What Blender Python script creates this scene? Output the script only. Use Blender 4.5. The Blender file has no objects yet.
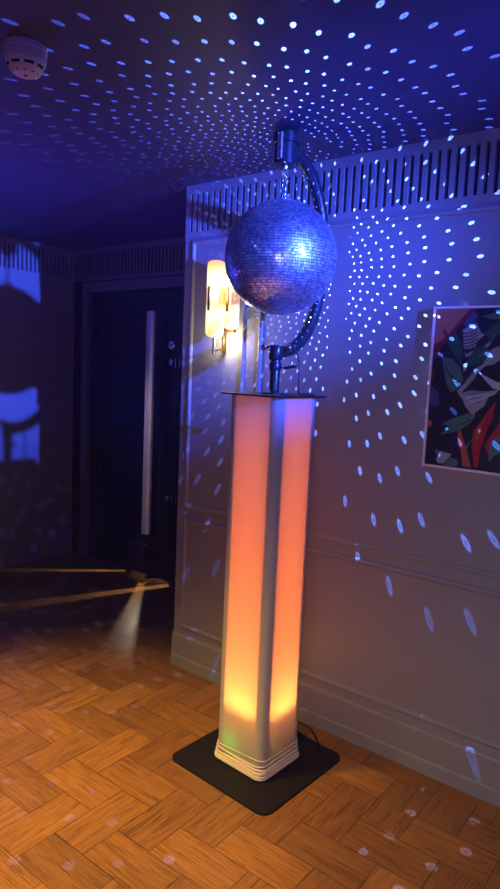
import bpy, bmesh, math, random
from mathutils import Vector, Matrix, Quaternion

random.seed(7)
PI = math.pi
sc = bpy.context.scene
col = sc.collection

# ------------------------------------------------------------------ materials
def srgb(r, g, b):
    f = lambda c: (c / 255 / 12.92) if c <= 10 else ((c / 255 + .055) / 1.055) ** 2.4
    return (f(r), f(g), f(b), 1)

def pmat(name, base, rough=.5, metal=0, spec=.5, emit=None, estr=0, noise=0, nscale=20, bump=0, bscale=60):
    m = bpy.data.materials.new(name)
    m.use_nodes = True
    nt = m.node_tree
    b = nt.nodes['Principled BSDF']
    b.inputs['Base Color'].default_value = base
    b.inputs['Roughness'].default_value = rough
    b.inputs['Metallic'].default_value = metal
    b.inputs['Specular IOR Level'].default_value = spec
    if emit:
        b.inputs['Emission Color'].default_value = emit
        b.inputs['Emission Strength'].default_value = estr
    if noise or bump:
        tc = nt.nodes.new('ShaderNodeTexCoord')
    if noise:
        n = nt.nodes.new('ShaderNodeTexNoise')
        n.inputs['Scale'].default_value = nscale
        n.inputs['Detail'].default_value = 4
        nt.links.new(tc.outputs['Object'], n.inputs['Vector'])
        mx = nt.nodes.new('ShaderNodeMix')
        mx.data_type = 'RGBA'
        mx.inputs[6].default_value = tuple(c * (1 - noise) for c in base[:3]) + (1,)
        mx.inputs[7].default_value = tuple(min(1, c * (1 + noise)) for c in base[:3]) + (1,)
        nt.links.new(n.outputs['Fac'], mx.inputs[0])
        nt.links.new(mx.outputs[2], b.inputs['Base Color'])
    if bump:
        n2 = nt.nodes.new('ShaderNodeTexNoise')
        n2.inputs['Scale'].default_value = bscale
        nt.links.new(tc.outputs['Object'], n2.inputs['Vector'])
        bp = nt.nodes.new('ShaderNodeBump')
        bp.inputs['Strength'].default_value = bump
        bp.inputs['Distance'].default_value = .002
        nt.links.new(n2.outputs['Fac'], bp.inputs['Height'])
        nt.links.new(bp.outputs['Normal'], b.inputs['Normal'])
    return m

M = {}
M['wall'] = pmat('grey_wall_paint', (.225, .222, .240, 1), .55, noise=.05, nscale=5, bump=.05)
M['slot'] = pmat('dark_slot', (.008, .012, .02, 1), .8)
M['ceiling'] = pmat('dark_ceiling_paint', (.06, .055, .13, 1), .6, noise=.08, nscale=3)
M['door'] = pmat('dark_navy_door', (.005, .004, .011, 1), .5, noise=.1, nscale=4)
M['doorframe'] = pmat('grey_architrave', (.16, .14, .155, 1), .5, noise=.06)
M['black'] = pmat('black_powder_coat', (.009, .008, .010, 1), .6, spec=.25, noise=.15, nscale=200, bump=.1, bscale=400)
M['blackgloss'] = pmat('black_satin_metal', (.018, .018, .022, 1), .3, metal=.3, noise=.1)
M['alu'] = pmat('aluminium_tube', (.55, .55, .56, 1), .35, metal=1, noise=.05)
M['chrome'] = pmat('chrome', (.7, .7, .72, 1), .2, metal=1, noise=.04)
M['steel'] = pmat('polished_steel_handle', (.80, .74, .74, 1), .32, metal=.35, noise=.04, nscale=8)
M['rubber'] = pmat('black_rubber_cord', (.01, .01, .012, 1), .5, noise=.1)
M['plastic'] = pmat('white_plastic', (.72, .66, .66, 1), .4, noise=.03)
M['brass'] = pmat('aged_brass', (.28, .18, .08, 1), .35, metal=1, noise=.1)
M['core'] = pmat('ball_core', (.01, .01, .02, 1), .6, noise=.1)
M['frame'] = pmat('pale_picture_frame', (.75, .64, .66, 1), .4, noise=.05)
M['greenled'] = pmat('green_indicator', (.02, .2, .02, 1), .4, emit=(.1, 1, .1, 1), estr=6)

# fabric: stretch cloth that lets light through
m = bpy.data.materials.new('white_stretch_fabric'); m.use_nodes = True; nt = m.node_tree
nt.nodes.clear()
out = nt.nodes.new('ShaderNodeOutputMaterial')
dif = nt.nodes.new('ShaderNodeBsdfDiffuse'); trl = nt.nodes.new('ShaderNodeBsdfTranslucent')
dif.inputs['Color'].default_value = (.72, .68, .66, 1)
trl.inputs['Color'].default_value = (.85, .80, .76, 1)
mx = nt.nodes.new('ShaderNodeMixShader'); mx.inputs[0].default_value = .62
tc = nt.nodes.new('ShaderNodeTexCoord'); wv = nt.nodes.new('ShaderNodeTexNoise')
mp = nt.nodes.new('ShaderNodeMapping'); mp.inputs['Scale'].default_value = (8, 8, 90)
wv.inputs['Scale'].default_value = 1
bp = nt.nodes.new('ShaderNodeBump'); bp.inputs['Strength'].default_value = .25; bp.inputs['Distance'].default_value = .004
nt.links.new(tc.outputs['Object'], mp.inputs['Vector']); nt.links.new(mp.outputs['Vector'], wv.inputs['Vector'])
nt.links.new(wv.outputs['Fac'], bp.inputs['Height'])
nt.links.new(bp.outputs['Normal'], dif.inputs['Normal']); nt.links.new(bp.outputs['Normal'], trl.inputs['Normal'])
nt.links.new(dif.outputs[0], mx.inputs[1]); nt.links.new(trl.outputs[0], mx.inputs[2]); nt.links.new(mx.outputs[0], out.inputs['Surface'])
M['fabric'] = m
M['hem'] = pmat('elastic_hem', (.72, .62, .52, 1), .8, noise=.08, nscale=60)

# mirror tiles
m = pmat('mirror_tile', (.86, .90, 1, 1), .10, metal=1)
nt = m.node_tree; b = nt.nodes['Principled BSDF']
b.inputs['Roughness'].default_value = .13
at = nt.nodes.new('ShaderNodeAttribute'); at.attribute_name = 'tone'
mx = nt.nodes.new('ShaderNodeMix'); mx.data_type = 'RGBA'
mx.inputs[6].default_value = (.38, .43, .64, 1); mx.inputs[7].default_value = (.95, .97, 1, 1)
nt.links.new(at.outputs['Fac'], mx.inputs[0]); nt.links.new(mx.outputs[2], b.inputs['Base Color'])
b.inputs['Roughness'].default_value = .13
g2 = nt.nodes.new('ShaderNodeBsdfGlossy'); g2.inputs['Roughness'].default_value = .52
nt.links.new(mx.outputs[2], g2.inputs['Color'])
ms = nt.nodes.new('ShaderNodeMixShader'); ms.inputs[0].default_value = .5
o_ = nt.nodes['Material Output']
nt.links.new(b.outputs[0], ms.inputs[1]); nt.links.new(g2.outputs[0], ms.inputs[2]); nt.links.new(ms.outputs[0], o_.inputs['Surface'])
M['mirror'] = m

# sconce glass: fluted amber glass, lit from inside
def glow(name, c, s):
    m = pmat(name, (.8, .6, .35, 1), .2, emit=c, estr=s)
    nt = m.node_tree; b = nt.nodes['Principled BSDF']
    tc = nt.nodes.new('ShaderNodeTexCoord'); sp = nt.nodes.new('ShaderNodeSeparateXYZ')
    nt.links.new(tc.outputs['Generated'], sp.inputs[0])
    r = nt.nodes.new('ShaderNodeValToRGB')
    e = r.color_ramp.elements
    e[0].position = 0; e[0].color = (1, .55, .16, 1)
    e[1].position = 1; e[1].color = (1, .42, .08, 1)
    for p, c2 in ((.10, (1, .66, .25, 1)), (.24, (1, .90, .55, 1)), (.36, (1, .85, .45, 1)), (.44, (.50, .24, .035, 1)), (.60, (.50, .24, .035, 1)), (.68, (1, .85, .45, 1)), (.80, (1, .9, .55, 1)), (.92, (1, .55, .14, 1))):
        k = e.new(p); k.color = c2
    nt.links.new(sp.outputs['Z'], r.inputs[0]); nt.links.new(r.outputs[0], b.inputs['Emission Color'])
    return m
M['glass'] = glow('lit_amber_glass', (1, .7, .3, 1), 1.35)

# parquet
m = bpy.data.materials.new('oak_parquet'); m.use_nodes = True; nt = m.node_tree; L = nt.links
b = nt.nodes['Principled BSDF']
def N(t, **k):
    n = nt.nodes.new(t)
    for a, v in k.items(): setattr(n, a, v)
    return n
uv = N('ShaderNodeUVMap', uv_map='UVMap'); tn = N('ShaderNodeUVMap', uv_map='tone'); ed = N('ShaderNodeUVMap', uv_map='edge')
mp = N('ShaderNodeMapping'); mp.inputs['Scale'].default_value = (5, 55, 1)
L.new(uv.outputs[0], mp.inputs[0])
n1 = N('ShaderNodeTexNoise'); n1.inputs['Scale'].default_value = 1; n1.inputs['Detail'].default_value = 6; n1.inputs['Distortion'].default_value = 1.2
L.new(mp.outputs[0], n1.inputs['Vector'])
wv = N('ShaderNodeTexWave', wave_type='BANDS', bands_direction='Y'); wv.inputs['Scale'].default_value = 10
wv.inputs['Distortion'].default_value = 9; wv.inputs['Detail'].default_value = 3; wv.inputs['Detail Scale'].default_value = .8
mp2 = N('ShaderNodeMapping'); mp2.inputs['Scale'].default_value = (.7, 5, 1)
L.new(uv.outputs[0], mp2.inputs[0]); L.new(mp2.outputs[0], wv.inputs['Vector'])
ad = N('ShaderNodeMath', operation='MULTIPLY_ADD'); ad.inputs[1].default_value = .55
L.new(wv.outputs['Fac'], ad.inputs[0]); L.new(n1.outputs['Fac'], ad.inputs[2])
rp = N('ShaderNodeValToRGB'); e = rp.color_ramp.elements
e[0].position = .42; e[0].color = (.065, .024, .006, 1); e[1].position = 1.0; e[1].color = (.40, .185, .046, 1)
k = e.new(.62); k.color = (.27, .112, .026, 1)
L.new(ad.outputs[0], rp.inputs[0])
sx = N('ShaderNodeSeparateXYZ'); L.new(tn.outputs[0], sx.inputs[0])
mr = N('ShaderNodeMapRange'); mr.inputs['To Min'].default_value = .58; mr.inputs['To Max'].default_value = 1.05
L.new(sx.outputs['X'], mr.inputs['Value'])
mul = N('ShaderNodeVectorMath', operation='SCALE'); L.new(rp.outputs[0], mul.inputs[0]); L.new(mr.outputs[0], mul.inputs['Scale'])
se = N('ShaderNodeSeparateXYZ'); L.new(ed.outputs[0], se.inputs[0])
mn = N('ShaderNodeMath', operation='MINIMUM'); L.new(se.outputs['X'], mn.inputs[0]); L.new(se.outputs['Y'], mn.inputs[1])
gp = N('ShaderNodeMapRange', interpolation_type='SMOOTHSTEP'); gp.inputs['From Min'].default_value = .0006; gp.inputs['From Max'].default_value = .0028
gp.inputs['To Min'].default_value = .3; L.new(mn.outputs[0], gp.inputs['Value'])
mul2 = N('ShaderNodeVectorMath', operation='SCALE'); L.new(mul.outputs[0], mul2.inputs[0]); L.new(gp.outputs[0], mul2.inputs['Scale'])
L.new(mul2.outputs[0], b.inputs['Base Color'])
rr = N('ShaderNodeMapRange'); rr.inputs['To Min'].default_value = .32; rr.inputs['To Max'].default_value = .5
L.new(n1.outputs['Fac'], rr.inputs['Value']); L.new(rr.outputs[0], b.inputs['Roughness'])
bp = N('ShaderNodeBump'); bp.inputs['Strength'].default_value = .25; bp.inputs['Distance'].default_value = .001
L.new(ad.outputs[0], bp.inputs['Height']); L.new(bp.outputs['Normal'], b.inputs['Normal'])
M['parquet'] = m

# ------------------------------------------------------------------ mesh helpers
def obj(name, bm, mats, parent=None, smooth=False, auto=None):
    me = bpy.data.meshes.new(name)
    bm.normal_update()
    if smooth:
        for f in bm.faces: f.smooth = True
    bm.to_mesh(me); bm.free()
    for mm in (mats if isinstance(mats, (list, tuple)) else [mats]): me.materials.append(mm)
    o = bpy.data.objects.new(name, me); col.objects.link(o)
    if parent is not None: o.parent = parent
    if smooth and auto:
        me.set_sharp_from_angle(angle=math.radians(auto))
    return o

def tag(o, label, cat, group=None):
    o['label'] = label; o['category'] = cat
    if group: o['group'] = group
    return o

def thing(name, label, cat, loc=(0, 0, 0), rz=0):
    o = bpy.data.objects.new(name, None); col.objects.link(o)
    o.location = loc; o.rotation_euler = (0, 0, rz); o.empty_display_size = .1
    return tag(o, label, cat)

def struct(name, bm, m, parent=None, **k):
    o = obj(name, bm, m, parent, **k)
    if parent is None: o['kind'] = 'structure'
    return o

def box(bm, x0, x1, y0, y1, z0, z1, mi=0, bev=0):
    vs = [bm.verts.new((x, y, z)) for z in (z0, z1) for y in (y0, y1) for x in (x0, x1)]
    fs = []
    for q in ((0, 2, 3, 1), (4, 5, 7, 6), (0, 1, 5, 4), (2, 6, 7, 3), (0, 4, 6, 2), (1, 3, 7, 5)):
        f = bm.faces.new([vs[i] for i in q]); f.material_index = mi; fs.append(f)
    if bev:
        es = list({e for f in fs for e in f.edges})
        r = bmesh.ops.bevel(bm, geom=es, offset=bev, segments=2, affect='EDGES', profile=.5)
        for f in r['faces']: f.material_index = mi
    return fs

def lathe(bm, prof, seg=48, mat=Matrix.Identity(4), mi=0, caps=True):
    rings = []
    for r, z in prof:
        rings.append([bm.verts.new(mat @ Vector((r * math.cos(2 * PI * i / seg), r * math.sin(2 * PI * i / seg), z))) for i in range(seg)])
    for a, b_ in zip(rings, rings[1:]):
        for i in range(seg):
            f = bm.faces.new((a[i], a[(i + 1) % seg], b_[(i + 1) % seg], b_[i])); f.material_index = mi
    if caps:
        f = bm.faces.new(rings[0][::-1]); f.material_index = mi
        f = bm.faces.new(rings[-1]); f.material_index = mi

def tube(bm, pts, r, seg=12, closed=False, mi=0):
    pts = [Vector(p) for p in pts]; n = len(pts)
    rings = []; ref = None
    for i, p in enumerate(pts):
        if closed: t = pts[(i + 1) % n] - pts[i - 1]
        else: t = pts[min(i + 1, n - 1)] - pts[max(i - 1, 0)]
        t.normalize()
        if ref is None:
            ref = Vector((0, 0, 1)) if abs(t.z) < .9 else Vector((1, 0, 0))
        u = t.cross(ref); u.normalize(); v = u.cross(t); v.normalize(); ref = v
        rr = r[i] if isinstance(r, (list, tuple)) else r
        rings.append([bm.verts.new(p + rr * (math.cos(2 * PI * k / seg) * u + math.sin(2 * PI * k / seg) * v)) for k in range(seg)])
    pairs = list(zip(rings, rings[1:])) + ([(rings[-1], rings[0])] if closed else [])
    for a, b_ in pairs:
        for k in range(seg):
            f = bm.faces.new((a[k], a[(k + 1) % seg], b_[(k + 1) % seg], b_[k])); f.material_index = mi
    if not closed:
        bm.faces.new(rings[0][::-1]).material_index = mi; bm.faces.new(rings[-1]).material_index = mi

def rsq(h, r, n=8):           # rounded square outline, half width h, corner radius r
    pts = []
    for k, (cx, cy) in enumerate(((h - r, h - r), (r - h, h - r), (r - h, r - h), (h - r, r - h))):
        for i in range(n + 1):
            a = PI / 2 * k + PI / 2 * i / n
            pts.append((cx + r * math.cos(a), cy + r * math.sin(a)))
    return pts

def slab(bm, outline, z0, z1, mi=0):
    a = [bm.verts.new((x, y, z0)) for x, y in outline]; b_ = [bm.verts.new((x, y, z1)) for x, y in outline]
    n = len(a)
    for i in range(n): bm.faces.new((a[i], a[(i + 1) % n], b_[(i + 1) % n], b_[i])).material_index = mi
    bm.faces.new(a[::-1]).material_index = mi; bm.faces.new(b_).material_index = mi

def bez(p, n=16):
    p = [Vector(q) for q in p]; res = []
    for i in range(n + 1):
        t = i / n; s = 1 - t
        res.append(s ** 3 * p[0] + 3 * s * s * t * p[1] + 3 * s * t * t * p[2] + t ** 3 * p[3])
    return res

# ------------------------------------------------------------------ setting
WY = 2.395          # panelled wall face
WX = -2.32          # its outer corner
DY = 3.28           # door wall face
LX = -4.40          # wall on the left
CZ = 2.467          # ceiling
RX = 2.4            # wall off to the right ends here

# floor: parquet of paired oak strips in a herringbone
bm = bmesh.new(); u1 = bm.loops.layers.uv.new('UVMap'); u2 = bm.loops.layers.uv.new('tone'); u3 = bm.loops.layers.uv.new('edge')
U = .15; OX, OY = -1.56 + .15, 1.37
rng = random.Random(3)
x_lo, x_hi, y_lo, y_hi = LX - .1, RX + .1, -.9, DY + .1
def strip4(x0, x1, y0, y1, hor, tone, s):
    if x1 < x_lo or x0 > x_hi or y1 < y_lo or y0 > y_hi: return
    mx_, my_ = (x0 + x1) / 2, (y0 + y1) / 2
    ro, so = rng.random() * 40, rng.random() * 40
    V = {}
    for i, x in enumerate((x0, mx_, x1)):
        for j, y in enumerate((y0, my_, y1)):
            V[i, j] = bm.verts.new((x, y, 0))
    for i in (0, 1):
        for j in (0, 1):
            f = bm.faces.new((V[i, j], V[i + 1, j], V[i + 1, j + 1], V[i, j + 1]))
            for l, (a, c) in zip(f.loops, ((i, j), (i + 1, j), (i + 1, j + 1), (i, j + 1))):
                x, y = l.vert.co.x, l.vert.co.y
                l[u1].uv = (x - x0 + ro, y - y0 + so) if hor else (y - y0 + ro, x - x0 + so)
                l[u2].uv = (tone, 0)
                ex, ey = ((x1 - x0) / 2 if a == 1 else 0), ((y1 - y0) / 2 if c == 1 else 0)
                inner = 2 if s == 0 else 0             # the joint inside a pair is a hairline
                if hor and c == inner: ey = .0019
                if not hor and a == inner: ex = .0019
                l[u3].uv = (ex, ey)
for i in range(-24, 30):
    for j in range(-18, 18):
        t = (i - j) % 4
        if t == 0:
            x, y = OX + i * U, OY + j * U; tb = rng.random()
            for s in range(2): strip4(x, x + 2 * U, y + s * U / 2, y + (s + 1) * U / 2, True, .8 * tb + .2 * rng.random(), s)
        elif t == 3:
            x, y = OX + i * U, OY + j * U; tb = rng.random()
            for s in range(2): strip4(x + s * U / 2, x + (s + 1) * U / 2, y, y + 2 * U, False, .8 * tb + .2 * rng.random(), s)
struct('floor', bm, M['parquet'])

bm = bmesh.new(); box(bm, LX - .15, RX + .15, -.9, DY + .15, CZ, CZ + .1); struct('ceiling', bm, M['ceiling'])

def frieze(bm, length, place, pitch=.036, slot=.016, z0=2.245, z1=2.425, zt=CZ, zb=2.215, th=.022):
    """slatted band: local x along the wall, local y out of it (0 = face)"""
    def bx(x0, x1, y0, y1, za, zb_, mi=0):
        vs = [bm.verts.new(place(x, y, z)) for z in (za, zb_) for y in (y0, y1) for x in (x0, x1)]
        for q in ((0, 2, 3, 1), (4, 5, 7, 6), (0, 1, 5, 4), (2, 6, 7, 3), (0, 4, 6, 2), (1, 3, 7, 5)):
            bm.faces.new([vs[i] for i in q]).material_index = mi
    bx(0, length, 0, th, z1, zt); bx(0, length, 0, th, zb, z0)
    n = int((length - .02) / pitch); off = (length - n * pitch) / 2
    bx(0, off + slot * -.5 + pitch / 2, 0, th, z0, z1)
    for i in range(n):
        c = off + (i + .5) * pitch
        r = c + pitch - slot / 2 if i < n - 1 else length
        bx(c + slot / 2, r, 0, th, z0, z1)
    bx(0, length, th + .03, th + .04, zb, zt, 1)

def bead_rect(bm, x0, x1, z0, z1, y, r=.008):
    """raised moulding frame lying on a wall that faces -y"""
    prof = [(-r * 1.6, 0), (-r, -r * .9), (0, -r * 1.25), (r, -r * .9), (r * 1.6, 0)]
    corners = [(x0, z0, -1, -1), (x1, z0, 1, -1), (x1, z1, 1, 1), (x0, z1, -1, 1)]
    rings = [[bm.verts.new((x + sx_ * p, y + d, z + sz * p)) for p, d in prof] for x, z, sx_, sz in corners]
    for i in range(4):
        a, b_ = rings[i], rings[(i + 1) % 4]
        for k in range(4): bm.faces.new((a[k], a[k + 1], b_[k + 1], b_[k]))

# panelled wall with its end corner
bm = bmesh.new()
box(bm, WX, RX, WY, WY + .12, 0, 2.216)
struct('wall_right', bm, M['wall'])
bm = bmesh.new(); frieze(bm, RX - WX, lambda x, y, z: (WX + x, WY - .004 + y, z)); struct('trim_1', bm, [M['wall'], M['slot']])
bm = bmesh.new(); box(bm, WX, WX + .02, WY + .022, WY + .12, 2.216, CZ); box(bm, WX, RX, WY + .06, WY + .12, 2.216, CZ); struct('trim_2', bm, M['wall'])
bm = bmesh.new()
for x0, x1 in ((-2.262, -1.925), (-1.825, .3), (.4, RX - .08)):
    bead_rect(bm, x0, x1, .868, 2.195, WY); bead_rect(bm, x0, x1, .222, .800, WY)
struct('trim_3', bm, M['wall'])
def skirting(bm, place, length):
    prof = [(0, .18), (.010, .176), (.014, .168), (.014, .062), (.017, .056), (.018, .05), (.018, 0)]
    a = [bm.verts.new(place(0, d, z)) for d, z in prof]; b_ = [bm.verts.new(place(length, d, z)) for d, z in prof]
    a0 = bm.verts.new(place(0, 0, 0)); b0 = bm.verts.new(place(length, 0, 0))
    for i in range(len(prof) - 1): bm.faces.new((a[i], b_[i], b_[i + 1], a[i + 1]))
    bm.faces.new(a + [a0]); bm.faces.new((b_ + [b0])[::-1])
bm = bmesh.new(); skirting(bm, lambda x, d, z: (WX + x, WY - d, z), RX - WX); struct('baseboard_right', bm, M['wall'])

# return of that wall towards the door
bm = bmesh.new(); box(bm, WX, WX + .1, WY + .12, DY, 0, CZ); struct('wall_return', bm, M['wall'])

# door wall
JL0, JL1, MEET, JR = -4.276, -4.205, -3.235, WX - .06
bm = bmesh.new(); box(bm, LX, JL0, DY, DY + .12, 0, 2.216); box(bm, JL0, WX + .1, DY, DY + .12, 2.205, 2.216)
box(bm, JR, WX + .1, DY, DY + .12, 0, 2.205)
box(bm, LX, WX + .1, DY + .07, DY + .13, 2.216, CZ)
struct('wall_back', bm, M['door'])
bm = bmesh.new(); frieze(bm, WX - LX, lambda x, y, z: (LX + x, DY + y, z)); struct('trim_4', bm, [M['doorframe'], M['slot']])
bm = bmesh.new()
box(bm, JL0, JL1, DY - .018, DY + .10, 0, 2.205, 0, .003); box(bm, JL1, JR, DY - .018, DY + .10, 2.13, 2.205, 0, .003)
struct('trim_5', bm, M['doorframe'])

def leaf(name, x0, x1):
    bm = bmesh.new(); box(bm, x0, x1, DY + .02, DY + .065, .008, 2.125, 0, .002)
    for za, zb in ((.22, .95), (1.10, 1.98)): bead_rect(bm, x0 + .13, x1 - .16, za, zb, DY + .02, .007)
    return struct(name, bm, M['door'])
d1 = leaf('door_1', JL1 + .003, MEET - .0015); d2 = leaf('door_2', MEET + .0015, JR - .003)
# long pull handle: D section bar on two stand-off mounts
bm = bmesh.new()
prof = [(-.030, .012), (-.030, -.012), (-.022, -.022), (-.004, -.026), (.018, -.022), (.034, -.006), (.036, .012)]
HX, HY = -3.435, DY - .062
def dbar(z, s=1): return [bm.verts.new((HX + x * s, HY + y * s, z)) for x, y in prof]
rg = [dbar(.345, .8), dbar(.352), dbar(1.955), dbar(1.966, .8)]
for a, b_ in zip(rg, rg[1:]):
    n = len(a)
    for i in range(n): bm.faces.new((a[i], a[(i + 1) % n], b_[(i + 1) % n], b_[i]))
bm.faces.new(rg[0][::-1]); bm.faces.new(rg[-1])
h = obj('pull_handle', bm, M['steel'], d1); h['label'] = 'long pale metal pull handle'
for z in (1.61, .615):
    bm = bmesh.new(); box(bm, HX - .012, HX + .012, HY + .010, DY + .021, z - .03, z + .03, 0, .003); obj('handle_mount', bm, M['chrome'], h)
for d, x, xs in ((d1, MEET - .065, 1), (d2, MEET + .065, -1)):
    bm = bmesh.new()
    mt = Matrix.Translation((x, DY + .02, 1.73)) @ Matrix.Rotation(PI / 2, 4, 'X')
    lathe(bm, [(.030, 0), (.030, .006), (.026, .010), (.014, .011), (.013, .024), (.010, .026)], 28, mt)
    k = obj('lock_cylinder', bm, M['chrome'], d, smooth=True, auto=35); k['label'] = 'round chrome lock'
    for z in (1.61, .615):
        bm = bmesh.new()
        box(bm, x + xs * .045 - .004, x + xs * .045 + .004, DY + .014, DY + .021, z - .035, z + .035, 0, .001)
        mt = Matrix.Translation((x - xs * .005, DY + .02, z)) @ Matrix.Rotation(PI / 2, 4, 'X')
        lathe(bm, [(.022, 0), (.022, .004), (.016, .006)], 24, mt)
        obj('strike_plate', bm, M['chrome'], d, smooth=True, auto=35)

# wall on the left
bm = bmesh.new(); box(bm, LX - .12, LX, -.9, DY, 0, 2.216); struct('wall_left', bm, M['wall'])
bm = bmesh.new(); frieze(bm, DY + .9, lambda x, y, z: (LX - y + .002, -.9 + x, z)); box(bm, LX - .12, LX - .062, -.9, DY, 2.216, CZ); struct('trim_6', bm, [M['wall'], M['slot']])
bm = bmesh.new(); skirting(bm, lambda x, d, z: (LX + d, -.9 + x, z), DY - .02 + .9); struct('baseboard_left', bm, M['wall'])

# ------------------------------------------------------------------ lit column that carries the mirror ball
PX, PY = -1.458, 2.016
RZ = math.radians(-3)
BZ = 2.004; BR = .210
st = thing('mirror_ball_stand', 'tall fabric column glowing orange on a black base plate, curved arm on top', 'stand', (PX, PY, 0), RZ)
bm = bmesh.new(); slab(bm, rsq(.258, .045, 10), 0, .006); slab(bm, rsq(.2565, .044, 10), .006, .008)
bp_ = obj('base_plate', bm, M['black'], st)
PT = 1.488
HW = .1225
for sx_ in (-1, 1):
    for sy in (-1, 1):
        bm = bmesh.new(); tube(bm, [(sx_ * .095, sy * .095, .008), (sx_ * .095, sy * .095, .75), (sx_ * .095, sy * .095, PT)], .0245, 20)
        obj('truss_tube', bm, M['alu'], st, smooth=True, auto=50)
# cover
bm = bmesh.new(); rings = []; nz = 90
base = rsq(HW, .030, 6)
rg2 = random.Random(5)
wr = [(rg2.uniform(1.25, 1.48), rg2.uniform(.004, .012), rg2.uniform(0, 6.28)) for _ in range(14)]
for k in range(nz + 1):
    t = k / nz; z = .012 + (PT - .013) * t
    ring = []
    for i, (x, y) in enumerate(base):
        a = math.atan2(y, x); s = 1.0
        flat = 1 - abs(math.cos(2 * a)) if True else 0        # 0 mid face, 1 corner
        s -= .018 * (1 - flat) * math.sin(PI * t)             # cloth pulls in between the tubes
        for zc, w, ph in wr:
            s += .006 * math.exp(-((z - zc - .006 * math.sin(a * 2 + ph)) / w) ** 2) * (1 - .6 * flat)
        if z < .06: s += .03 * (1 - z / .06) + .006 * math.sin(z * 500 + a * 2)
        ring.append(bm.verts.new((x * s, y * s, z)))
    rings.append(ring)
for a, b_ in zip(rings, rings[1:]):
    n = len(a)
    for i in range(n): bm.faces.new((a[i], a[(i + 1) % n], b_[(i + 1) % n], b_[i]))
cv = obj('fabric_cover', bm, M['fabric'], st, smooth=True); cv['label'] = 'white stretch fabric sleeve lit orange from inside'
bm = bmesh.new()
rh = random.Random(9)
for z, g, r in ((.018, .006, .0065), (.023, .0075, .004), (.030, .005, .005), (.037, .0055, .0035), (.044, .003, .0045), (.053, .0035, .003), (.064, .002, .003), (.080, .0015, .0022)):
    t1, t2, p1 = rh.uniform(-.05, .05), rh.uniform(-.05, .05), rh.uniform(0, 6.28)
    k = min(1, (z - .014) / .03)
    tube(bm, [(x * (1 + g / HW), y * (1 + g / HW), max(z + k * (t1 * x + t2 * y + .003 * math.sin(3 * math.atan2(y, x) + p1) + .0015 * math.sin(11 * math.atan2(y, x) + p1)), .0145)) for x, y in rsq(HW, .03, 8)], r, 8, True)
obj('gathered_hem', bm, M['hem'], cv, smooth=True)
bm = bmesh.new(); slab(bm, rsq(.148, .012, 6), PT, PT + .006); obj('top_plate', bm, M['black'], st)
bm = bmesh.new(); lathe(bm, [(.05, PT + .006), (.05, PT + .012), (.024, PT + .014), (.019, PT + .018), (.019, 1.655), (.017, 1.66)], 28)
obj('pole', bm, M['blackgloss'], st, smooth=True, auto=35)
bm = bmesh.new(); lathe(bm, [(.024, 1.625), (.027, 1.63), (.027, 1.675), (.024, 1.68)], 24); box(bm, -.02, .02, -.016, .04, 1.635, 1.672, 0, .004)
cl = obj('clamp', bm, M['blackgloss'], st, smooth=True, auto=35)
for ang, z in ((200, 1.672), (20, 1.672)):
    bm = bmesh.new(); a = math.radians(ang); d = Vector((math.cos(a), math.sin(a), 0)); c0 = Vector((0, 0, z))
    tube(bm, [c0 + d * .02, c0 + d * .045], .006, 10)
    q = d.to_track_quat('Z', 'Y').to_matrix().to_4x4()
    lathe(bm, [(.008, 0), (.014, .003), (.014, .014), (.010, .018)], 14, Matrix.Translation(c0 + d * .042) @ q)
    obj('knob', bm, M['chrome'], cl, smooth=True, auto=35)
bm = bmesh.new(); tube(bm, [(.015, 0, 1.60), (.05, .01, 1.596), (.085, .02, 1.606)], [.005, .005, .007], 10)
lathe(bm, [(.022, 1.585), (.0235, 1.588), (.0235, 1.612), (.022, 1.615)], 24)
obj('lever', bm, M['blackgloss'], cl, smooth=True, auto=35)
# curved arm: half hoop behind the ball, in the plane square to the wall
def armpt(a): return Vector((.012 * math.sin(a), .01 + .25 * abs(math.sin(a)) ** .9, 2.028 - .372 * math.cos(a)))
bm = bmesh.new(); tube(bm, [(0, 0, 1.656)] + [armpt(PI * i / 40) for i in range(1, 39)] + [(0, .035, 2.404), (0, 0, 2.406)], .024, 16)
arm = obj('curved_arm', bm, M['blackgloss'], st, smooth=True, auto=60)
bm = bmesh.new()
lathe(bm, [(.043, 2.335), (.046, 2.338), (.046, 2.345), (.042, 2.347), (.042, 2.41), (.050, 2.412), (.050, 2.445), (.046, 2.449)], 32)
mo = obj('motor', bm, M['blackgloss'], st, smooth=True, auto=35)
bm = bmesh.new(); tube(bm, [(.018, -.052, 2.345), (.018, -.052, 2.435)], .012, 14); obj('motor_capacitor', bm, M['chrome'], mo, smooth=True, auto=40)
bm = bmesh.new(); lathe(bm, [(.014, 2.318), (.016, 2.321), (.016, 2.335)], 18)
tube(bm, [(.007 * math.cos(t * PI / 8), 0, 2.313 + .007 * math.sin(t * PI / 8)) for t in range(16)], .002, 8, True)
obj('drive_shaft', bm, M['chrome'], mo, smooth=True, auto=40)

# cable of the motor looping down the pole
bm = bmesh.new()
tube(bm, bez([(.028, .05, 1.672), (.075, .075, 1.665), (.062, .06, 1.58), (.075, .06, 1.500)], 24), .0035, 8)
tube(bm, bez([(.075, .06, 1.4985), (.076, .062, 1.4985), (.10, .09, 1.4985), (.12, .10, 1.4985)], 8), .0035, 8)
mc = obj('motor_cable', bm, M['rubber'], None, smooth=True); mc.location = (PX, PY, 0); mc.rotation_euler = (0, 0, RZ)
tag(mc, 'thin black cable looping from the arm clamp down to the top plate', 'cable')

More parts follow.
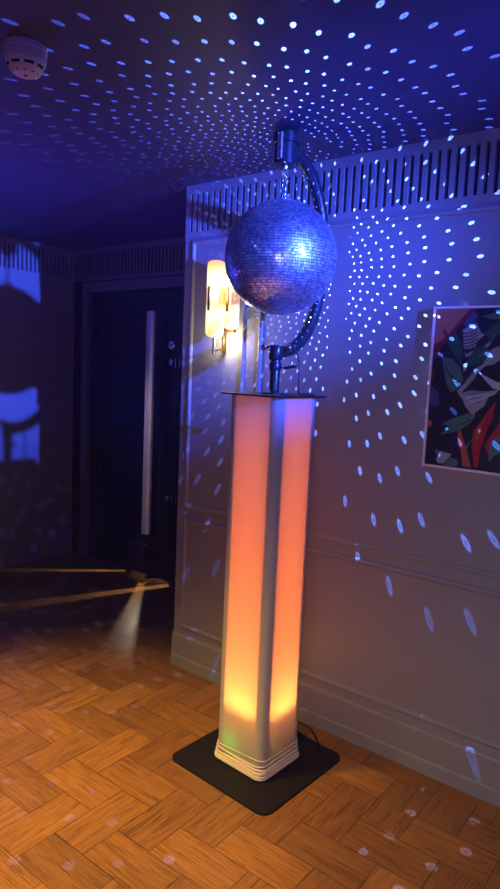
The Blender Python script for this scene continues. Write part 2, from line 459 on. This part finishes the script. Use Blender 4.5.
# chain between motor and ball
ch = thing('hanging_chain', 'short silver chain holding the mirror ball under the motor', 'chain', (PX, PY, BZ + BR + .03), RZ)
zz = 2.313 - .006
for i in range(3):
    bm = bmesh.new(); hl = (.017, .021, .016)[i]; cz = zz - hl + .002; zz = cz - hl + .004
    pts = []
    for t in range(20):
        a = 2 * PI * t / 20; w = .0075 * math.cos(a); v = math.copysign(max(hl - .008, 0), math.sin(a)) if abs(math.sin(a)) > .05 else 0
        v += .0075 * math.sin(a)
        pts.append(((w, 0, cz + v) if i % 2 else (0, w, cz + v)))
    tube(bm, pts, .0027, 8, True)
    l = obj('chain_link', bm, M['chrome'], ch, smooth=True)
    l.matrix_parent_inverse = Matrix.Translation((0, 0, -(BZ + BR + .03)))
chain_end = zz

# mirror ball
ROWS = 66
DT = PI / ROWS
ball = thing('mirror_ball', 'large round mirror ball hanging on a chain above the glowing column', 'mirror ball', (PX, PY, BZ))
PHI0 = .35
bm = bmesh.new(); bmesh.ops.create_uvsphere(bm, u_segments=64, v_segments=40, radius=BR - .004); bcore = obj('ball_core', bm, M['core'], ball, smooth=True)
bm = bmesh.new(); tone = bm.faces.layers.float.new('tone_f')
rt = random.Random(11); vals = []
for r in range(ROWS):
    th = (r + .5) * DT
    n = max(3, round(2 * PI * math.sin(th) / DT))
    for c in range(n):
        ph = PHI0 * r + 2 * PI * (c + .5) / n
        nv = Vector((math.sin(th) * math.cos(ph), math.sin(th) * math.sin(ph), math.cos(th)))
        e1 = Vector((-math.sin(ph), math.cos(ph), 0)); e2 = e1.cross(nv)
        tilt = (e1 * rt.gauss(0, .032) + e2 * rt.gauss(0, .032))
        nn = (nv + tilt).normalized(); a1 = (e1 - nn * e1.dot(nn)).normalized(); a2 = nn.cross(a1)
        hw = BR * DT * .44; hv = BR * DT * .41
        if r in (0, ROWS - 1): hw *= .8
        cc = nv * BR
        ring = [bm.verts.new(cc + a1 * (sx_ * hw) + a2 * (sy * hv)) for sx_, sy in ((-1, -1), (1, -1), (1, 1), (-1, 1))]
        low = [bm.verts.new(v.co - nv * .003) for v in ring]
        bm.faces.new(ring); vals.append(rt.random())
        for i in range(4):
            bm.faces.new((low[i], low[(i + 1) % 4], ring[(i + 1) % 4], ring[i])); vals.append(.1)
bm.faces.layers.float.remove(tone)
tiles = obj('mirror_tiles', bm, M['mirror'], ball)
at = tiles.data.attributes.new('tone', 'FLOAT', 'FACE')
at.data.foreach_set('value', vals)
bm = bmesh.new(); lathe(bm, [(.024, BR - .003), (.024, BR + .004), (.012, BR + .008), (.006, BR + .010)], 24)
er = (chain_end - BZ - BR - .008) / 2
tube(bm, [(er * math.cos(t * PI / 8), 0, BR + .009 + er + er * math.sin(t * PI / 8)) for t in range(16)], .0022, 8, True)
obj('hanging_cap', bm, M['chrome'], ball, smooth=True, auto=35)

# uplighter standing inside the sleeve
bm = bmesh.new(); lathe(bm, [(.060, 0), (.063, .003), (.063, .19), (.061, .195), (.055, .195), (.053, .18)], 32); up = obj('uplighter', bm, M['black'], st, smooth=True, auto=35); up.location = (0, 0, .008); up['label'] = 'small lamp inside the foot of the column'
bm = bmesh.new(); lathe(bm, [(.052, .180), (.052, .185)], 28)
obj('lens', bm, pmat('lamp_lens', (.8, .5, .2, 1), .3, emit=(1, .45, .1, 1), estr=6), up)
m = pmat('column_glow_ramp', (.8, .4, .2, 1), .4, emit=(1, .2, .04, 1), estr=13)
nt = m.node_tree; tc = nt.nodes.new('ShaderNodeTexCoord'); sp = nt.nodes.new('ShaderNodeSeparateXYZ'); r = nt.nodes.new('ShaderNodeValToRGB')
nt.links.new(tc.outputs['Generated'], sp.inputs[0]); nt.links.new(sp.outputs['Z'], r.inputs[0]); nt.links.new(r.outputs[0], nt.nodes['Principled BSDF'].inputs['Emission Color'])
r.color_ramp.elements[0].color = (1, .23, .03, 1); r.color_ramp.elements[1].color = (.56, .12, .07, 1)
k = r.color_ramp.elements.new(.55); k.color = (1, .16, .012, 1)
bm = bmesh.new(); lathe(bm, [(.009, .185), (.009, .25)], 12); obj('rod', bm, M['black'], up, smooth=True, auto=40)
bm = bmesh.new(); lathe(bm, [(.012, .25), (.012, 1.44)], 16); obj('glow_tube', bm, m, up, smooth=True, auto=40)  # unseen tube added to even the glow; its fade is in the emission
bm = bmesh.new(); lathe(bm, [(.006, 0), (.006, .006), (.004, .008)], 14, Matrix.Translation((-.036, -.0505, .10)) @ Matrix.Rotation(PI / 2, 4, 'X'))
obj('indicator', bm, M['greenled'], up)

# mains lead behind the foot
bm = bmesh.new()
tube(bm, bez([(PX - .02, PY + .16, .05), (PX + .02, PY + .15, .15), (PX + .185, PY + .155, .16), (PX + .165, PY + .215, .0125)], 26) +
     bez([(PX + .165, PY + .217, .0125), (PX + .16, PY + .235, .0125), (PX + .12, PY + .245, .0125), (PX + .08, PY + .245, .0125)], 10)[1:] +
     [(PX + .03, PY + .262, .0105), (PX - .01, PY + .285, .0045), (PX - .12, PY + .31, .0045), (PX - .34, PY + .33, .0045)], .0042, 8)
tag(obj('power_cord', bm, M['rubber'], None, smooth=True), 'black power cord rising off the base plate behind the column', 'cord')

# ------------------------------------------------------------------ wall lamp
sn = thing('wall_sconce', 'lit wall lamp with fluted amber glass tubes behind the mirror ball', 'wall lamp', (-2.03, WY, 1.88))
def p_(o_, x, y, z): return None
bm = bmesh.new(); box(bm, -.05, .055, -.012, 0, -.13, .13, 0, .004); box(bm, -.012, .02, -.075, -.01, -.02, .02, 0, .003); obj('back_plate', bm, M['brass'], sn)
def shade(cx, cy, z0, z1, rad):
    bm = bmesh.new(); seg = 48; rings = []
    H = z1 - z0
    prof = [(.25, 0), (.55, .01), (.82, .025), (.95, .05), (1, .09), (1, .5), (1, .91), (.95, .96), (.82, .98), (.55, .993), (.25, 1)]
    for s, t in prof:
        rings.append([bm.verts.new((cx + rad * s * (1 + .07 * math.cos(12 * 2 * PI * i / seg)) * math.cos(2 * PI * i / seg), cy + rad * s * (1 + .07 * math.cos(12 * 2 * PI * i / seg)) * math.sin(2 * PI * i / seg), z0 + H * t)) for i in range(seg)])
    for a, b_ in zip(rings, rings[1:]):
        for i in range(seg): bm.faces.new((a[i], a[(i + 1) % seg], b_[(i + 1) % seg], b_[i]))
    bm.faces.new(rings[0][::-1]); bm.faces.new(rings[-1])
    g = obj('glass_shade', bm, M['glass'], sn, smooth=True)
    bm = bmesh.new(); box(bm, cx - .010, cx + .004, cy - rad * 1.12, cy - rad * .9, (z0 + z1) / 2 - .055, (z0 + z1) / 2 + .055, 0, .002); obj('clip', bm, M['brass'], g)
    return g
shade(-.004, -.085, -.155, .200, .041)
shade(.068, -.048, -.115, .155, .032)
bm = bmesh.new(); tube(bm, [(-.004, -.085, -.235), (-.004, -.085, -.15)], .007, 12); box(bm, -.011, .003, -.085, -.012, -.215, -.203, 0, .002); box(bm, -.011, .003, -.020, 0, -.222, -.12, 0, .002)
obj('stem', bm, M['brass'], sn, smooth=True, auto=35)

# ------------------------------------------------------------------ picture
pw, ph = .92, .606
pc = thing('framed_picture', 'framed print of tropical leaves in dark greens and red, hung on the grey wall', 'picture', (-.99, WY, 1.243))
bm = bmesh.new(); T = .030
for a in ((0, .009, 0, ph), (pw - .009, pw, 0, ph), (.009, pw - .009, 0, .009), (.009, pw - .009, ph - .009, ph)):
    box(bm, a[0], a[1], -T, -.001, a[2], a[3], 0, .0012)
fr_ = obj('frame', bm, M['frame'], pc)
cols = [(.008, .009, .024), (.34, .12, .07), (.16, .012, .018), (.30, .30, .40), (.05, .07, .17), (.02, .08, .07), (.07, .15, .14), (.28, .28, .33), (.42, .44, .45), (.36, .012, .03), (.36, .08, .04), (.05, .17, .11), (.012, .018, .05)]
amats = [pmat('print_ink', c + (1,), .45, noise=.12, nscale=30) for c in cols]
bm = bmesh.new(); box(bm, .009, pw - .009, -T + .006, -.002, .009, ph - .009)
def q2(xz, yz):
    x = xz / 4.44 + 400; y = yz / 4.44 + 290
    xl = 434.5 - 11.3 * (y - 308) / 157
    yt = 308 - .061 * (x - 434); yb = 465 + .185 * (x - 423)
    return (x - xl) * .00372, (1 - (y - yt) / (yb - yt)) * ph
def poly(pts, ci, lvl, dx=0, flip=None):
    vs = []
    for xz, yz in pts:
        u, v = q2(xz, yz); u = dx + (u if flip is None else flip - u)
        vs.append(bm.verts.new((min(max(u, .0095), pw - .0095), -T + .006 - .00015 * (1 + lvl), min(max(v, .0095), ph - .0095))))
    n = bm.faces.new(vs); n.material_index = ci
    n.normal_update()
    if n.normal.y > 0: n.normal_flip()
shapes = [
    ([(130, 80), (345, 80), (300, 130), (262, 178), (222, 215), (196, 250), (120, 330)], 2),
    ([(130, 80), (320, 80), (270, 140), (215, 205), (190, 225), (130, 245)], 1),
    ([(132, 345), (160, 350), (152, 392), (122, 405)], 2),
    ([(200, 170), (214, 195), (226, 190), (212, 206), (208, 216), (203, 200), (193, 190)], 2),
    ([(288, 150), (330, 92), (352, 110), (340, 150), (302, 168)], 4),
    ([(286, 176), (345, 146), (366, 188), (384, 196), (350, 226), (342, 258), (290, 262)], 3),
    ([(292, 272), (300, 284), (348, 262), (344, 276), (300, 300)], 3),
    ([(380, 190), (420, 150), (470, 120), (500, 150), (444, 190), (400, 215)], 5),
    ([(372, 116), (444, 90), (500, 80), (500, 118), (420, 128)], 11),
    ([(214, 232), (252, 188), (276, 225), (288, 290), (284, 350), (258, 300), (236, 270)], 5),
    ([(340, 260), (390, 235), (410, 285), (380, 320), (320, 340), (300, 318)], 5),
    ([(192, 298), (240, 306), (276, 344), (292, 400), (262, 440), (236, 458), (214, 420), (202, 360)], 6),
    ([(370, 340), (410, 262), (460, 240), (460, 300), (420, 330)], 7),
    ([(300, 400), (345, 345), (365, 330), (345, 390), (320, 420), (300, 440)], 6),
    ([(262, 452), (352, 350), (460, 250), (460, 262), (360, 362), (275, 466)], 7),
    ([(350, 356), (378, 378), (430, 408), (470, 420), (470, 452), (420, 440), (392, 410)], 8),
    ([(268, 462), (322, 448), (380, 452), (444, 446), (424, 470), (400, 478), (382, 520), (344, 548), (338, 570), (296, 586), (322, 548), (300, 520), (290, 492)], 7),
    ([(300, 470), (360, 462), (420, 464), (380, 486), (340, 508), (310, 496)], 8),
    ([(190, 596), (250, 570), (320, 548), (340, 560), (300, 592), (232, 606)], 6),
    ([(188, 642), (226, 606), (292, 598), (340, 574), (318, 600), (270, 630)], 11),
    ([(140, 424), (178, 452), (184, 506), (160, 520), (134, 500)], 4),
    ([(124, 570), (150, 584), (146, 606), (120, 600)], 1),
    ([(432, 498), (408, 528), (372, 584), (336, 632), (330, 700), (342, 800), (356, 796), (366, 720), (392, 640), (420, 570)], 9),
    ([(384, 700), (420, 640), (470, 560), (470, 640), (430, 690), (400, 740)], 9),
    ([(272, 612), (286, 640), (300, 690), (330, 800), (290, 790), (282, 720), (268, 660)], 10),
    ([(402, 740), (408, 690), (444, 650), (480, 640), (480, 720), (430, 745), (405, 775)], 6),
    ([(168, 756), (190, 716), (240, 732), (236, 742), (206, 772), (180, 770)], 7),
    ([(206, 780), (236, 748), (270, 760), (268, 790), (230, 795)], 6),
    ([(228, 690), (250, 700), (262, 730), (240, 722)], 12),
    ([(302, 700), (340, 660), (352, 650), (320, 690), (306, 730)], 11)]
for k, (p, c) in enumerate(shapes):
    poly(p, c, k)
for k in range(6):                                       # dark ribs across the pale fan leaf
    y = 178 + k * 15
    poly([(288, y + 14), (318, y + 10), (352, y - 10), (354, y - 6), (320, y + 14), (288, y + 19)], 0, 32 + k)
for k in range(6):                                       # pale streaks along the lilac leaf
    poly([(284 + k * 8, 470 + k * 13), (340 + k * 6, 462 + k * 9), (415 - k * 6, 452 + k * 9), (342 + k * 5, 467 + k * 9)], 8 if k % 2 else 4, 130 + k)
for k in range(7):                                       # blades of the dark fern
    poly([(200 + k * 16, 640 - k * 11), (222 + k * 14, 612 - k * 7), (270 + k * 10, 590 - k * 5), (232 + k * 13, 620 - k * 8)], 6 if k % 2 else 11, 140 + k)
for k in range(5):                                       # flecks in the dark ground
    poly([(360 + k * 14, 300 - k * 22), (372 + k * 14, 280 - k * 22), (392 + k * 14, 276 - k * 22), (376 + k * 14, 296 - k * 22)], (6, 4, 3, 11, 6)[k], 150 + k)
poly([(300, 330), (318, 322), (312, 352), (300, 366)], 8, 156); poly([(352, 640), (372, 600), (400, 560), (380, 612), (360, 690)], 10, 157)
for k in range(5):                                       # veins on the teal leaf
    poly([(206 + k * 6, 330 + k * 12), (258 + k * 3, 400 + k * 6), (256 + k * 3, 405 + k * 6), (206 + k * 6, 338 + k * 12)], 5, 38 + k)
for k, (p, c) in enumerate(shapes):                      # rest of the print, out of frame to the right
    if c not in (2, 1) and k > 8:
        poly(p, c, 44 + k, .0, .60); poly(p, c, 80 + k, .55)
ca = obj('print', bm, amats, pc); ca['label'] = 'dark print of overlapping tropical leaves'

# ------------------------------------------------------------------ smoke detector
sd = thing('smoke_detector', 'round white smoke detector fixed to the dark ceiling', 'smoke detector', (-1.732, 1.116, CZ))
F = Matrix.Rotation(PI, 4, 'X')
bm = bmesh.new(); lathe(bm, [(.056, 0), (.0585, .002), (.0585, .018), (.0565, .020)], 48, F); obj('base', bm, M['plastic'], sd, smooth=True, auto=30)
bm = bmesh.new(); lathe(bm, [(.0545, .020), (.0575, .022), (.0565, .040), (.0545, .042)], 48, F); obj('collar', bm, M['plastic'], sd, smooth=True, auto=30)
bm = bmesh.new(); lathe(bm, [(.0525, .042), (.0555, .0445), (.053, .052), (.046, .064), (.039, .073), (.032, .077), (.014, .0785)], 48, F)
dm = obj('dome', bm, M['plastic'], sd, smooth=True, auto=30)
bm = bmesh.new()
for k in range(8):
    a0 = 2 * PI * k / 8 + .12; prev = None
    for i in range(7):
        a = a0 + (2 * PI / 8 - .24) * i / 6
        ring = [bm.verts.new((r * math.cos(a), r * math.sin(a), -z)) for r, z in ((.0515, .0560), (.0476, .0625))]
        if prev: bm.faces.new((prev[0], prev[1], ring[1], ring[0]))
        prev = ring
obj('vent', bm, M['slot'], dm)
bm = bmesh.new(); lathe(bm, [(.004, .0784), (.004, .081), (.002, .082)], 12, F); obj('test_light', bm, M['slot'], dm)
bm = bmesh.new()
for k in range(10):
    a = 2 * PI * k / 10
    c, s = math.cos(a), math.sin(a)
    vs = [bm.verts.new((r * c - w * s, r * s + w * c, -z)) for r, w, z in ((.0375, -.005, .0745), (.0375, .005, .0745), (.0325, .004, .0774), (.0325, -.004, .0774))]
    bm.faces.new(vs)
obj('grille', bm, pmat('detector_grille', (.22, .18, .2, 1), .4, noise=.1), dm)

# ------------------------------------------------------------------ lights
def light(name, kind, loc, color, power, radius=.05, aim=None, size=None, blend=None):
    l = bpy.data.lights.new(name, kind); l.color = color; l.energy = power
    if kind != 'AREA': l.shadow_soft_size = radius
    o = bpy.data.objects.new(name, l); col.objects.link(o); o.location = loc
    if aim is not None:
        o.rotation_euler = (Vector(aim) - Vector(loc)).to_track_quat('-Z', 'Y').to_euler()
    if size is not None and kind == 'SPOT': l.spot_size = math.radians(size); l.spot_blend = blend or 0
    return o

BC = Vector((PX, PY, BZ))
LDIR = Vector((.9615, -.220, .092)).normalized()          # from the ball towards the pin spot
LP = BC + LDIR * 3.4
light('pin_spot', 'SPOT', LP, (.04, .085, 1), 5200, .03, BC + Vector((0, -.07, .03)), 26, 1)

def gobo_common(l):
    l.use_nodes = True; nt = l.node_tree; nt.nodes.clear()
    out = nt.nodes.new('ShaderNodeOutputLight'); em = nt.nodes.new('ShaderNodeEmission')
    nt.links.new(em.outputs[0], out.inputs[0])
    return nt, em

# added lamp at ball centre stands in for tile reflections, one beam per facet
def facet_light(name, ldir, color, power, half_deg, extra=0):
    o = light(name, 'POINT', BC, (1, 1, 1), power, 0)
    nt, em = gobo_common(o.data); L = nt.links
    em.inputs['Color'].default_value = color + (1,)
    def V(op, a, b=None, sc_=None):
        n = nt.nodes.new('ShaderNodeVectorMath'); n.operation = op
        for i, q in enumerate((a, b)):
            if q is None: continue
            if isinstance(q, (tuple, Vector)): n.inputs[i].default_value = tuple(q)
            else: L.new(q, n.inputs[i])
        if sc_ is not None: L.new(sc_, n.inputs['Scale'])
        return n.outputs['Value'] if op in ('DOT_PRODUCT', 'LENGTH') else n.outputs['Vector']
    def S(op, *a):
        n = nt.nodes.new('ShaderNodeMath'); n.operation = op
        for i, q in enumerate(a):
            if isinstance(q, (int, float)): n.inputs[i].default_value = q
            else: L.new(q, n.inputs[i])
        return n.outputs[0]
    g = nt.nodes.new('ShaderNodeNewGeometry')
    r = V('NORMALIZE', g.outputs['Incoming'])
    n = V('NORMALIZE', V('ADD', r, ldir))
    sp = nt.nodes.new('ShaderNodeSeparateXYZ'); L.new(n, sp.inputs[0])
    th = S('ARCCOSINE', sp.outputs['Z']); row = S('FLOOR', S('DIVIDE', th, DT))
    thc = S('MULTIPLY', S('ADD', row, .5), DT)
    nc = S('MAXIMUM', S('ROUND', S('DIVIDE', S('MULTIPLY', S('SINE', thc), 2 * PI), DT)), 3)
    phr = S('SUBTRACT', S('ARCTAN2', sp.outputs['Y'], sp.outputs['X']), S('MULTIPLY', row, PHI0))
    ph01 = S('FRACT', S('DIVIDE', phr, 2 * PI))
    cidx = S('FLOOR', S('MULTIPLY', ph01, nc))
    phc = S('ADD', S('MULTIPLY', S('DIVIDE', S('ADD', cidx, .5), nc), 2 * PI), S('MULTIPLY', row, PHI0))
    wn = nt.nodes.new('ShaderNodeTexWhiteNoise'); wn.noise_dimensions = '2D'
    cb = nt.nodes.new('ShaderNodeCombineXYZ'); L.new(row, cb.inputs[0]); L.new(cidx, cb.inputs[1]); L.new(cb.outputs[0], wn.inputs['Vector'])
    rs = nt.nodes.new('ShaderNodeSeparateXYZ'); L.new(wn.outputs['Color'], rs.inputs[0])
    thj = S('ADD', thc, S('MULTIPLY', S('SUBTRACT', rs.outputs['X'], .5), .012))
    phj = S('ADD', phc, S('MULTIPLY', S('SUBTRACT', rs.outputs['Y'], .5), .012))
    c = nt.nodes.new('ShaderNodeCombineXYZ')
    L.new(S('MULTIPLY', S('SINE', thj), S('COSINE', phj)), c.inputs[0])
    L.new(S('MULTIPLY', S('SINE', thj), S('SINE', phj)), c.inputs[1])
    L.new(S('COSINE', thj), c.inputs[2])
    ncv = c.outputs[0]
    d2 = S('MULTIPLY', V('DOT_PRODUCT', ncv, ldir), 2)
    rc = V('SUBTRACT', V('SCALE', ncv, None, d2), ldir)
    dist = V('LENGTH', V('SUBTRACT', r, rc))
    mr = nt.nodes.new('ShaderNodeMapRange'); mr.interpolation_type = 'SMOOTHSTEP'
    h_ = math.radians(half_deg)
    mr.inputs['From Min'].default_value = h_ * 1.25; mr.inputs['From Max'].default_value = h_ * .75
    L.new(dist, mr.inputs['Value'])
    ndl = S('MAXIMUM', V('DOT_PRODUCT', ncv, ldir), 0)
    var = S('ADD', S('MULTIPLY', rs.outputs['Z'], .6), .55)
    hol = nt.nodes.new('ShaderNodeMapRange'); hol.interpolation_type = 'SMOOTHSTEP'     # each dot's centre is drawn dimmer
    hol.inputs['From Min'].default_value = 0; hol.inputs['From Max'].default_value = h_ * .7; hol.inputs['To Min'].default_value = .3
    L.new(dist, hol.inputs['Value'])
    L.new(S('MULTIPLY', S('MULTIPLY', S('MULTIPLY', mr.outputs[0], hol.outputs[0]), S('POWER', ndl, 1.8)), var), em.inputs['Strength'])
    return o

fl_ = facet_light('facet_beam_standin', LDIR, (.12, .23, 1), 950, .48)
# the added lamp is inside the ball, so the ball must not block it
blk = bpy.data.collections.new('facet_beam_blockers')
for q in (tiles, bcore): blk.objects.link(q)
fl_.light_linking.blocker_collection = blk
for co in blk.collection_objects: co.light_linking.link_state = 'EXCLUDE'

# warm spot on the floor, front left
light('amber_spot', 'SPOT', (-2.35, .55, 2.40), (1, .62, .13), 470, .12, (-2.0, 1.0, 0), 70, 1)
light('amber_spot', 'SPOT', (-.6, .1, 2.40), (1, .60, .14), 150, .15, (-.95, 1.15, 0), 70, 1)
# inside the column
def col_l(z, c, p, r=.02):
    return light('column_lamp', 'SPOT', (PX, PY, z), c, p, r, (PX, PY, z + 1), 165, .25)
col_l(.215, (1, .36, .06), 5, .03)
light('indicator_glow', 'POINT', (PX - .045, PY - .075, .105), (.1, 1, .08), .05, .006)
# sconce
light('sconce_bulb', 'POINT', (-2.01, WY - .06, 1.72), (1, .84, .50), 3.2, .03)
light('sconce_bulb', 'POINT', (-2.0, WY - .15, 1.93), (1, .80, .42), 1.0, .03)

# streaks across the floor: added masked spots stand in for glancing light
def streak(a, b, h, width_deg, color, power):
    a = Vector(a); b = Vector(b); d = (b - a).normalized()
    p = a + Vector((0, 0, h)); nrm = Vector((-d.y, d.x, 0))
    o = light('streak_spot', 'SPOT', p, (1, 1, 1), power, 0, a + (b - a) * .5, 170, .1)
    nt, em = gobo_common(o.data); L = nt.links
    em.inputs['Color'].default_value = color + (1,)
    g = nt.nodes.new('ShaderNodeNewGeometry')
    dp = nt.nodes.new('ShaderNodeVectorMath'); dp.operation = 'DOT_PRODUCT'; L.new(g.outputs['Incoming'], dp.inputs[0]); dp.inputs[1].default_value = nrm
    ab = nt.nodes.new('ShaderNodeMath'); ab.operation = 'ABSOLUTE'; L.new(dp.outputs['Value'], ab.inputs[0])
    mr = nt.nodes.new('ShaderNodeMapRange'); mr.interpolation_type = 'SMOOTHSTEP'
    w = math.sin(math.radians(width_deg)); mr.inputs['From Min'].default_value = w * 1.25; mr.inputs['From Max'].default_value = w * .5
    L.new(ab.outputs[0], mr.inputs['Value'])
    # between the foot of the door and the far end of the streak
    dd = nt.nodes.new('ShaderNodeVectorMath'); dd.operation = 'DOT_PRODUCT'; L.new(g.outputs['Incoming'], dd.inputs[0]); dd.inputs[1].default_value = d
    t0 = .0; ln = (b - a).length; t1 = ln / math.hypot(ln, h)
    m0 = nt.nodes.new('ShaderNodeMapRange'); m0.inputs['From Min'].default_value = t0 - .01; m0.inputs['From Max'].default_value = t0 + .01; L.new(dd.outputs['Value'], m0.inputs['Value'])
    m1 = nt.nodes.new('ShaderNodeMapRange'); m1.inputs['From Min'].default_value = t1; m1.inputs['From Max'].default_value = t0 + (t1 - t0) * .3; L.new(dd.outputs['Value'], m1.inputs['Value'])
    k1 = nt.nodes.new('ShaderNodeMath'); k1.operation = 'MULTIPLY'; L.new(mr.outputs[0], k1.inputs[0]); L.new(m0.outputs[0], k1.inputs[1])
    k2 = nt.nodes.new('ShaderNodeMath'); k2.operation = 'MULTIPLY'; L.new(k1.outputs[0], k2.inputs[0]); L.new(m1.outputs[0], k2.inputs[1])
    sz = nt.nodes.new('ShaderNodeSeparateXYZ'); L.new(g.outputs['Incoming'], sz.inputs[0])
    ng = nt.nodes.new('ShaderNodeMath'); ng.operation = 'MULTIPLY'; ng.inputs[1].default_value = -1; L.new(sz.outputs['Z'], ng.inputs[0])
    mxm = nt.nodes.new('ShaderNodeMath'); mxm.operation = 'MAXIMUM'; mxm.inputs[1].default_value = .2; L.new(ng.outputs[0], mxm.inputs[0])
    pw_ = nt.nodes.new('ShaderNodeMath'); pw_.operation = 'POWER'; pw_.inputs[1].default_value = -2.6; L.new(mxm.outputs[0], pw_.inputs[0])
    k3 = nt.nodes.new('ShaderNodeMath'); k3.operation = 'MULTIPLY'; L.new(k2.outputs[0], k3.inputs[0]); L.new(pw_.outputs[0], k3.inputs[1])
    dn = nt.nodes.new('ShaderNodeMath'); dn.operation = 'GREATER_THAN'; dn.inputs[1].default_value = .08; L.new(ng.outputs[0], dn.inputs[0])
    k4 = nt.nodes.new('ShaderNodeMath'); k4.operation = 'MULTIPLY'; L.new(k3.outputs[0], k4.inputs[0]); L.new(dn.outputs[0], k4.inputs[1])
    L.new(k4.outputs[0], em.inputs['Strength'])
streak((-3.69, 3.25, 0), (-4.5, 2.45, 0), .6, 2.6, (1, .80, .60), 13)
streak((-3.22, 3.25, 0), (-3.80, 1.85, 0), .55, 4.0, (1, .80, .60), 13)
streak((-3.40, 3.165, 0), (-2.5, 2.10, 0), .42, 4.5, (1, .80, .60), 7)
# added spot with no fixture of its own, brightens the pull handle
light('handle_fill', 'SPOT', (-3.38, 2.93, 2.44), (1, .84, .82), 65, .04, (-3.425, 3.215, .9), 12, .9)
light('ceiling_blue_fill', 'SPOT', (-3.2, 1.5, 1.5), (.11, .05, 1), 40, .1, (-3.0, 1.9, 2.5), 150, 1)  # unseen light added to turn the ceiling bluer
for x, y, z, p in ((-1.6, -.6, 2.1, 1.2), (-2.9, -.3, 1.7, 1.2), (-.5, -1.6, 2.3, 1.6), (.9, -.9, 1.2, 1.4), (-1.2, -1.4, .9, 1.2), (-3.9, .5, 2.2, 1.2), (1.7, -.2, 2.0, 1.4), (.2, -.5, 2.35, 1.0), (-2.2, -1.2, 2.4, 1.4), (1.2, .6, .6, 1.0)):
    light('sparkle_fill', 'POINT', (x, y, z), (.20, .28, 1), p * .6, .05)  # unseen points added to put sparkle into the mirror tiles
# unseen fill areas added behind the camera to lift walls and ceiling
def area(name, loc, aim, sx_, sy, c, p):
    o = light(name, 'AREA', loc, c, p, aim=aim); o.data.shape = 'RECTANGLE'; o.data.size = sx_; o.data.size_y = sy
    return o
area('violet_fill', (.6, -.7, 1.5), (-1.6, 2.4, 1.8), 2.5, 1.2, (.13, .05, 1), 9)
area('soft_fill', (.3, -.3, 1.35), (-.2, 2.4, .75), 1.2, .8, (.86, .82, .98), 4.4).data.spread = math.radians(88)

w = bpy.data.worlds.new('World'); sc.world = w; w.use_nodes = True
w.node_tree.nodes['Background'].inputs[0].default_value = (.10, .05, .50, 1)
w.node_tree.nodes['Background'].inputs[1].default_value = .06
vs_ = w.node_tree.nodes.new('ShaderNodeVolumeScatter')           # thin theatrical haze in the whole room
vs_.inputs['Color'].default_value = (.28, .26, 1, 1); vs_.inputs['Density'].default_value = .013; vs_.inputs['Anisotropy'].default_value = .35  # blue of the light painted into the haze colour
w.node_tree.links.new(vs_.outputs[0], w.node_tree.nodes['World Output'].inputs['Volume'])

# ------------------------------------------------------------------ camera
yaw, pitch, roll = -.660, .116, .0435
fw = Vector((math.sin(yaw) * math.cos(pitch), math.cos(yaw) * math.cos(pitch), -math.sin(pitch)))
r0 = Vector((math.cos(yaw), -math.sin(yaw), 0)); up0 = r0.cross(fw)
rt_ = math.cos(roll) * r0 + math.sin(roll) * up0; upv = -math.sin(roll) * r0 + math.cos(roll) * up0
cam = bpy.data.cameras.new('Camera'); co = bpy.data.objects.new('Camera', cam); col.objects.link(co)
R = Matrix((rt_, upv, -fw)).transposed()
co.matrix_world = Matrix.Translation((0, 0, 1.585)) @ R.to_4x4()
cam.sensor_fit = 'HORIZONTAL'; cam.sensor_width = 36; cam.lens = 36 * 645 / 500; cam.clip_start = .02
sc.camera = co
sc.view_settings.view_transform = 'Standard'; sc.view_settings.look = 'None'
sc.view_settings.exposure = 0; sc.view_settings.gamma = 1; sc.view_settings.use_curve_mapping = False
